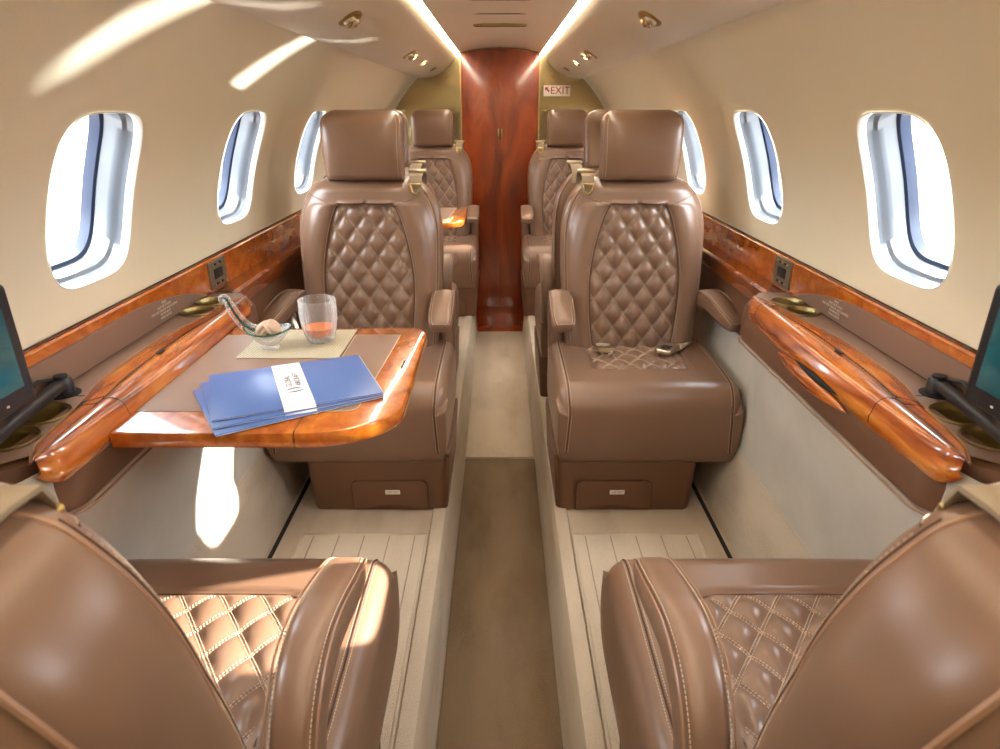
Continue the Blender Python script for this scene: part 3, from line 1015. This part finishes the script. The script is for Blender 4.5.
MESH = {}
def shared(key, builder, mat, smooth=True, sharp=42):
    if key not in MESH:
        o = mk(key, builder(), mat, smooth=smooth, sharp=sharp); MESH[key] = o.data; bpy.data.objects.remove(o)
    return MESH[key]
ht, hs = headrest_trim(); cs, ct_ = cushion_stitches(); am, ast, apip = arm_mesh()
def seat(loc, rot, inb, label, belts=False, recline=0, back=0):
    """inb: local x sign of the aisle side"""
    e = empty('leather_seat', loc, (0, 0, rot), label, 'seat', 'quilted brown leather cabin seats')
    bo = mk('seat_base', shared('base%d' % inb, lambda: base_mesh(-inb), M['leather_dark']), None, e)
    dx = 0
    dr = mk('drawer', shared('drawer', drawer_mesh, M['leather_dark']), None, e, loc=(.095*inb, .0262, .008))
    mk('drawer_gap', shared('drawer_gap', lambda: drawer_mesh(.022), M['seam']), None, dr, loc=(0, .0025, -.001))
    lb = mk('drawer_label', shared('dlabel', lambda: box(0, 0, 0, .050, .002, .0165, .0008), M['label']), None, dr, loc=(.01, -.0072, .072))
    if 'vest' not in MESH:
        t = text_mesh('LIFE VEST', .0088, M['ink_grey'], 'label_text', None, (0, 0, 0), (0, 0, 0), .0001); MESH['vest'] = t.data; bpy.data.objects.remove(t)
    mk('label_text', MESH['vest'], None, dr, loc=(.01, -.0084, .072), rot=(pi/2, 0, 0))
    cu = mk('seat_cushion', shared('cushion', cushion_mesh, M['leather'], sharp=0), None, e)
    mk('stitching', shared('cstitch', lambda: cs, M['thread'], False), None, cu)
    mk('seam', shared('cseam', lambda: ct_, M['seam']), None, cu)
    bk = mk('backrest', shared('backrest', backrest_mesh, M['leather'], sharp=0), None, e)
    mk('stitching', shared('bstitch', backrest_stitches, M['thread'], False), None, bk)
    mk('seam', shared('bseam', backrest_seams, M['seam']), None, bk)
    for q in range(4): mk('piping', shared('bpipe%d' % q, lambda: bp_[q], M['piping']), None, bk)
    hd = mk('headrest', shared('headrest', headrest_mesh, M['leather'], sharp=0), None, e)
    for q in (0, 1): mk('piping', shared('hpipe%d' % q, lambda: ht[q], M['piping']), None, hd)
    mk('stitching', shared('hstitch', lambda: hs, M['thread'], False), None, hd)
    for sg in (-1, 1):
        a = mk('armrest', shared('arm', lambda: am, M['leather'], sharp=0), None, e, loc=(sg*(.265 if sg == inb or not recline else .232), 0, 0))
        if recline: a.scale = (.86, 1, 1)
        if not recline and sg != inb:
            Ra = Matrix.Rotation(sg*radians(12), 3, 'Z'); P = Vector((0, .47, 0))
            a.rotation_euler = (0, 0, sg*radians(12)); a.location = a.location + P - Ra @ P
        mk('stitching', shared('astitch', lambda: ast, M['thread'], False), None, a)
        for q in (0, 1): mk('piping', shared('apipe%d' % q, lambda: apip[q], M['piping']), None, a)
    # shoulder belt over the inboard shoulder
    bx = inb*.175
    def strap():
        rings = []
        for y, z, w in ((.475, 1.012, .019), (.470, 1.035, .020), (.478, 1.053, .021), (.51, 1.060, .022), (.56, 1.062, .023), (.61, 1.058, .022), (.645, 1.045, .021), (.662, 1.02, .020), (.662, 1.0, .018)):
            rings.append([Vector((-w, y, z)), Vector((w, y, z)), Vector((w, y-.002, z+.004)), Vector((-w, y-.002, z+.004))])
        return loft(rings, True, True, True)
    st = mk('shoulder_strap', shared('strap', strap, M['webbing']), None, e, loc=(bx, 0, 0))
    if not recline: mk('strap_guide', shared('guide', lambda: box(0, .53, 1.070, .062, .034, .010, .004), M['champagne']), None, st)
    mk('strap_tongue', shared('tongue', lambda: tube([(-.019, .468, 1.03), (-.012, .462, 1.005), (0, .460, .998), (.012, .462, 1.005), (.019, .468, 1.03), (-.019, .468, 1.03)], .0035, 8), M['gold']), None, st)
    if recline:
        cu.location.y = -.045; bo.location.y = .03; bo.location.x = -inb*.035
        Rm = Matrix.Rotation(-recline, 3, 'X'); P = Vector((0, .45, .42))
        for ob in (bk, hd, st):
            p0 = ob.location.copy()
            ob.rotation_euler = (-recline, 0, 0)
            ob.location = P - Rm @ P + Vector((0, back, 0)) + Rm @ p0
    if recline:
        st.scale = (1.1, 1, 1); st.location += Vector((-inb*.012, .012, -.022))
    if belts:
        zt = CT+.013
        w_ = mk('seat_belt_tongue', join(box(0, .0, .012, .040, .020, .012, .003), box(-.012, -.022, .009, .006, .03, .004, .001), box(.012, -.022, .009, .006, .03, .004, .001), box(0, -.014, .009, .03, .006, .004, .001), tube([(0, -.042, .009), (.009, -.034, .009), (0, -.026, .009), (-.009, -.034, .009), (0, -.042, .009)], .003, 6)), M['champagne'], e, loc=(-.105, .300, zt))
        finish(w_, 'open belt tongue plate'); w_.scale = (1.45, 1.35, 1.2)
        mk('webbing', box(0, .035, .004, .034, .06, .003, .001), M['webbing'], w_)
        w_ = mk('seat_belt_buckle', box(0, 0, .012, .040, .066, .018, .006, 3), M['champagne'], e, loc=(.110, .295, zt), rot=(0, 0, radians(-38)))
        finish(w_, 'metal belt buckle with dark window'); w_.scale = (1.4, 1.3, 1.2)
        mk('buckle_window', box(0, -.008, .0215, .022, .026, .002, .001), M['dark'], w_)
        mk('webbing', box(0, .065, .004, .040, .09, .003, .001), M['webbing'], w_)
    return e
seat((-.505, 1.05, 0), pi, -1, 'nearest left seat, seen from behind, sunlit quilted cushion and armrests', recline=radians(6.5), back=.10)
seat((.505, 1.05, 0), pi, 1, 'nearest right seat, seen from behind, shaded quilted cushion and armrests', recline=radians(6.5), back=.10)
seat((-.465, 1.85, 0), 0, 1, 'left seat facing the camera behind the laid table')
seat((.478, 1.85, 0), 0, -1, 'right seat facing the camera with open belt buckles on its cushion', True)
seat((-.51, 3.31, 0), pi, -1, 'left seat mostly hidden, back to back behind the seat at the laid table')
seat((.478, 3.31, 0), pi, 1, 'right seat mostly hidden, back to back behind the seat with the belt buckles')
seat((-.445, 4.09, 0), 0, 1, 'far left seat facing the camera beside the wooden door')
seat((.445, 4.09, 0), 0, -1, 'far right seat facing the camera beside the wooden door')

# ------------------------------------------------------------------ tables
def table(y0, label, zt=.742):
    e = empty('folding_table', (-.70, y0, zt), label=label, cat='table', group='fold-out wooden tables')
    x_l, x_r, d = .012, .515, .60      # local x from console edge to aisle edge
    xf_ = .335                          # fold line
    def outline(xa, xb, ra, rb, ins=0):
        pts = []
        xa, xb, ya, yb = xa+ins*(1 if ra else .02), xb-ins*(1 if rb else .02), ins, d-ins
        ra_n = max(rb-ins, .004)
        if rb:
            for k in range(11):
                a = -pi/2 + pi/2*k/10; pts.append((xb-ra_n*1.55+ra_n*1.55*cos(a), ya+ra_n*1.15+ra_n*1.15*sin(a)))
            r2 = max(.055-ins*.5, .01)
            for k in range(11):
                a = pi/2*k/10; pts.append((xb-r2+r2*cos(a), yb-r2+r2*sin(a)))
        else: pts += [(xb, ya), (xb, yb)]
        pts += [(xa, yb), (xa, ya)]
        return pts
    def leaf(xa, xb, rb):
        rings = []
        for ins, z in ((.016, -.034), (.004, -.031), (0, -.024), (0, -.008), (.003, -.002), (.009, 0)):
            rings.append([Vector((x, y, z)) for x, y in outline(xa, xb, 0, rb, ins)])
        V, F = loft(rings, True)
        n = len(rings[0])
        F.append(tuple(range(n-1, -1, -1))); F.append(tuple(range(len(V)-n, len(V))))
        return V, F
    a = mk('inner_leaf', leaf(x_l, xf_-.0008, 0), M['burl'], e, sharp=30)
    b_ = mk('outer_leaf', leaf(xf_+.0008, x_r, .11), M['burl'], e, sharp=30)
    i1 = prism([(x_l+.002, .088), (xf_-.002, .088), (xf_-.002, .535), (x_l+.002, .535)], 0, .0010)
    mk('leather_inset', i1, M['leather_ledge'], a, smooth=False)
    pts = [(xf_+.002, .088)]
    for k in range(7):
        t = -pi/2+pi/2*k/6; pts.append((.405+.03+.025*cos(t)-.03, .088+.025+.025*sin(t)))
    pts += [(.450, .535)]
    pts += [(xf_+.002, .535)]
    mk('leather_inset', prism(pts, 0, .0010), M['leather_ledge'], b_, smooth=False)
    mk('inset_edging', tube([(x, y, .0008) for x, y in pts] + [(pts[0][0], pts[0][1], .0008)], .0012, 5), M['thread'], b_)
    mk('fold_hinge', tube([(xf_, .006, -.001), (xf_, .594, -.001)], .0016, 6), M['dark'], e)
    mk('edge_inlay', box(.484, .33, .0004, .004, .05, .0012, 0), M['chrome'], b_)
    mk('hinge_knuckle', box(xf_, .008, -.018, .010, .016, .018, .003), M['gold'], e)
    mk('support_arm', box(.09, .30, -.044, .20, .04, .018, .004), M['champagne'], e)
    return e
table(1.02, 'glossy burl wood table with leather inset, laid with folders and a glass')
table(3.30, 'far wooden table folded out between the rear left seats')
ZTB = .7432
# placemat
o = mk('placemat', box(-.485, 1.487, ZTB+.0012, .235, .205, .0024, .0008), M['placemat'])
finish(o, 'woven beige placemat under the whisky glass and glass dish', 'placemat')
ZP = ZTB+.0026
# tumbler
gx, gy = -.437, 1.500
e = empty('whisky_glass', (gx, gy, ZP), label='cut crystal tumbler with amber whisky on the placemat', cat='glass')
def tumbler():
    n = 96; rings = []
    prof = [(.0001, .0), (.026, 0), (.031, .003), (.036, .016), (.041, .034), (.0445, .06), (.0450, .085), (.0440, .104), (.0432, .1055), (.0422, .1045), (.0425, .085), (.0415, .06), (.037, .034), (.032, .018), (.024, .012), (.0001, .011)]
    for k, (r, z) in enumerate(prof):
        cut = .003 if 2 < k < 7 else 0
        rings.append([Vector(((r - cut*(.5+.5*cos(16*2*pi*i/n)))*cos(2*pi*i/n), (r - cut*(.5+.5*cos(16*2*pi*i/n)))*sin(2*pi*i/n), z)) for i in range(n)])
    return loft(rings, True)
mk('tumbler', tumbler(), M['glass'], e, sharp=0)
mk('whisky', lathe([(.0001, .0125), (.0235, .0135), (.0315, .0195), (.0362, .0335), (.0372, .037), (.0001, .037)], 48), M['whisky'], e)
# dish
dx_, dy_ = -.545, 1.455
e = empty('glass_dish', (dx_, dy_, ZP), label='clear and green glass dish with a long curled handle on the placemat', cat='dish')
def dish():
    rings = []; n = 48
    out = [(.020, 0), (.022, .003), (.015, .007), (.024, .013), (.040, .024), (.050, .036), (.053, .043), (.050, .043), (.045, .036), (.033, .025), (.014, .018), (.0001, .017)]
    for r, z in out:
        rings.append([Vector((r*1.05*cos(2*pi*i/n), r*.85*sin(2*pi*i/n), z + (.008*cos(2*pi*i/n)**2 if z > .02 else 0))) for i in range(n)])
    return loft(rings, True, True)
mk('bowl', dish(), M['glass'], e)
mk('rim', tube([Vector((.052*1.05*cos(2*pi*i/48), .052*.85*sin(2*pi*i/48), .042+.008*cos(2*pi*i/48)**2)) for i in range(49)], .0024, 8), M['green_glass'], e)
hp = [(.010, .0, .030), (-.022, 0, .038), (-.046, 0, .050), (-.062, 0, .066), (-.074, 0, .086), (-.081, 0, .104), (-.086, 0, .116), (-.093, 0, .121), (-.099, 0, .117), (-.098, 0, .110)]
tb = [[(i, p[j]) for i, p in enumerate(hp)] for j in range(3)]
hp2 = [[sinterp(t, (len(hp)-1)*k/50) for t in tb] for k in range(51)]
mk('handle', tube(hp2, [.012*(1-k/50)**.6*.9+.0042 for k in range(51)], 14), M['glass'], e)
mk('handle_core', tube(hp2[:40], [.004*(1-k/50)+.001 for k in range(40)], 8), M['green_glass'], e)
for k, (x, y, z, lab) in enumerate(((-.012, .004, .046, 'pale macaron in the glass dish, on the handle side'), (.014, -.006, .051, 'pale macaron in the glass dish, on the side of the whisky glass'))):
    o = mk('macaron', xf(join(ellipsoid((0, 0, .004), (.021, .021, .010)), ellipsoid((0, 0, -.006), (.021, .021, .009)), lathe([(.018, -.004), (.019, 0), (.018, .003)], 24)), R(radians(52 if k else -46), 'Y')), M['candy'], loc=(dx_+x, dy_+y, ZP+z))
    finish(o, lab, 'macaron', 'macarons')
# folders
fc = Vector((-.229, 1.168))          # shared corner (near right)
def folder(ang, z, w=.312, h=.232):
    a = radians(ang)
    def P(x, y): # local: x to the left along bottom edge (negative), y away
        return Vector((fc.x + x*cos(a) - y*sin(a), fc.y + x*sin(a) + y*cos(a), z))
    return P
def folder_obj(ang, z, label):
    P = folder(ang, 0); w, h = .312, .232
    vf = box(-w/2, h/2, 0, w, h, .0034, .0006)
    vs = [Vector(P(v.x, v.y)) + Vector((0, 0, v.z)) for v in vf[0]]
    c = Vector((fc.x, fc.y, 0))
    o = mk('folder', ([v - c for v in vs], vf[1]), M['folder'], loc=(fc.x, fc.y, z))
    finish(o, label, 'folder', 'blue folders on the table')
    vf = box(-w/2+.001, h/2+.0, -.0002, w+.001, h+.0008, .0009, 0)
    mk('inner_sheets', ([Vector(P(v.x, v.y)) + Vector((0, 0, v.z)) - c for v in vf[0]], vf[1]), M['folder_edge'], o, smooth=False)
    return o
folder_obj(32.5, ZTB+.0024, 'bottom blue folder of the fanned stack of three on the table')
folder_obj(28.2, ZTB+.0062, 'middle blue folder of the fanned stack of three on the table')
folder_obj(23.5, ZTB+.0100, 'top blue folder of the stack of three, under the white paper band')
# band
P = folder(23.5, 0)
zt_ = ZTB+.0124
bx0, bx1 = -.188, -.130
def bandring(x):
    pts = [(.238, -.0125), (.2345, -.011), (.2335, -.004), (.2325, 0), (.2, .0003), (.03, .0003), (0, .0), (-.008, -.0045), (-.022, -.0110)]
    return [P(x, y) + Vector((0, 0, zt_+z)) for y, z in pts]
r0, r1 = bandring(bx0), bandring(bx1)
r0b = [p - Vector((0, 0, .0005)) for p in r0]; r1b = [p - Vector((0, 0, .0005)) for p in r1]
cc = P((bx0+bx1)/2, .116) + Vector((0, 0, zt_))
band = loft([[p-cc for p in r] for r in (r0, r1, r1b, r0b, r0)], False)
o = mk('paper_band', band, M['paper'], loc=cc, sharp=20)
finish(o, 'white paper band with a printed blue logo around the blue folders', 'paper band')
ra = radians(23.5) + pi/2
for s, lx in (('GLOBAL', -.006), ('AIRCRAFT', .012)):
    p = P((bx0+bx1)/2 + lx, .128) + Vector((0, 0, .0007+zt_)) - cc
    text_mesh(s, .0165, M['ink'], 'printed_text', o, p, (0, 0, ra), .0001, 'LEFT').location = P((bx0+bx1)/2 + lx, .098) + Vector((0, 0, .0008+zt_)) - cc
lg = []
for sg in (-1, 1):
    pts = []
    for k in range(25):
        a = pi*k/24; pts.append(((.017*cos(a)), sg*(.003+.0085*sin(a))))
    for k in range(25):
        a = pi*(1-k/24); pts.append(((.017*cos(a)), sg*(.003+.0035*sin(a))))
    lg.append(prism(pts if sg > 0 else pts[::-1], 0, .0002))
lp = P((bx0+bx1)/2+.002, .080) + Vector((0, 0, .0006+zt_)) - cc
mk('printed_logo', xf(join(*lg), R(radians(23.5)+.15, 'Z')), M['ink'], o, smooth=False, loc=lp)

# ------------------------------------------------------------------ light
w = bpy.data.worlds.new('world'); SC.world = w; w.use_nodes = True
bg = w.node_tree.nodes['Background']
wt = w.node_tree
tc = wt.nodes.new('ShaderNodeTexCoord'); sx = wt.nodes.new('ShaderNodeSeparateXYZ')
wt.links.new(tc.outputs['Generated'], sx.inputs[0])
wt.links.new(ramp(wt, sx.outputs['Z'], [(0.0, (.24, .23, .22, 1)), (.06, (.9, .95, 1, 1)), (1, (.84, .92, 1, 1))]), bg.inputs[0])
bg.inputs[1].default_value = 8.2
for side in (-1, 1):
    for yc in WIN_Y[NPLAIN:]:
        ld = bpy.data.lights.new('window_portal', 'AREA'); ld.shape = 'RECTANGLE'; ld.size = .34; ld.size_y = .40
        ld.cycles.is_portal = True
        lo = bpy.data.objects.new('window_portal', ld); COL.objects.link(lo)
        lo.location = wallp(yc, WA, side, .12)
        d_ = -Vector((side*cos(WA), 0, sin(WA)))
        lo.rotation_euler = d_.to_track_quat('-Z', 'Y').to_euler()
def sun(name, dirv, energy, ang, col):
    ld = bpy.data.lights.new(name, 'SUN'); ld.energy = energy; ld.angle = radians(ang); ld.color = col
    o = bpy.data.objects.new(name, ld); COL.objects.link(o)
    o.rotation_euler = Vector(dirv).to_track_quat('-Z', 'Y').to_euler()
    return o
sun('sun', (-1, -.385, -.46), 13, .7, (1, .93, .82))
sun('wing_glint', (-1, -1.62, .20), 8, 1.2, (1, .96, .88))
def area(name, loc, size, energy, col, rot=(0, 0, 0)):
    ld = bpy.data.lights.new(name, 'AREA'); ld.shape = 'RECTANGLE'; ld.size, ld.size_y = size; ld.energy = energy; ld.color = col
    o = bpy.data.objects.new(name, ld); COL.objects.link(o); o.location = loc; o.rotation_euler = rot
    return o

# ------------------------------------------------------------------ camera
cd = bpy.data.cameras.new('camera'); cam = bpy.data.objects.new('camera', cd); COL.objects.link(cam)
FPX = 650
cd.sensor_width = 36; cd.lens = FPX/1000*36; cd.clip_start = .02
cam.location = (0, 0, 1.27)
cam.rotation_euler = (pi/2 - math.atan(265.5/FPX), 0, 0)
cd.dof.use_dof = True; cd.dof.focus_distance = 1.9; cd.dof.aperture_fstop = 8
SC.camera = cam
SC.view_settings.view_transform = 'Standard'; SC.view_settings.look = 'None'
SC.view_settings.gamma = 1; SC.view_settings.exposure = 1.33; SC.view_settings.use_curve_mapping = False
SC.cycles.use_denoising = True
SC.cycles.max_bounces = 10; SC.cycles.diffuse_bounces = 6; SC.cycles.transparent_max_bounces = 12
SC.cycles.caustics_reflective = False; SC.cycles.caustics_refractive = False
SC.cycles.sample_clamp_indirect = 8
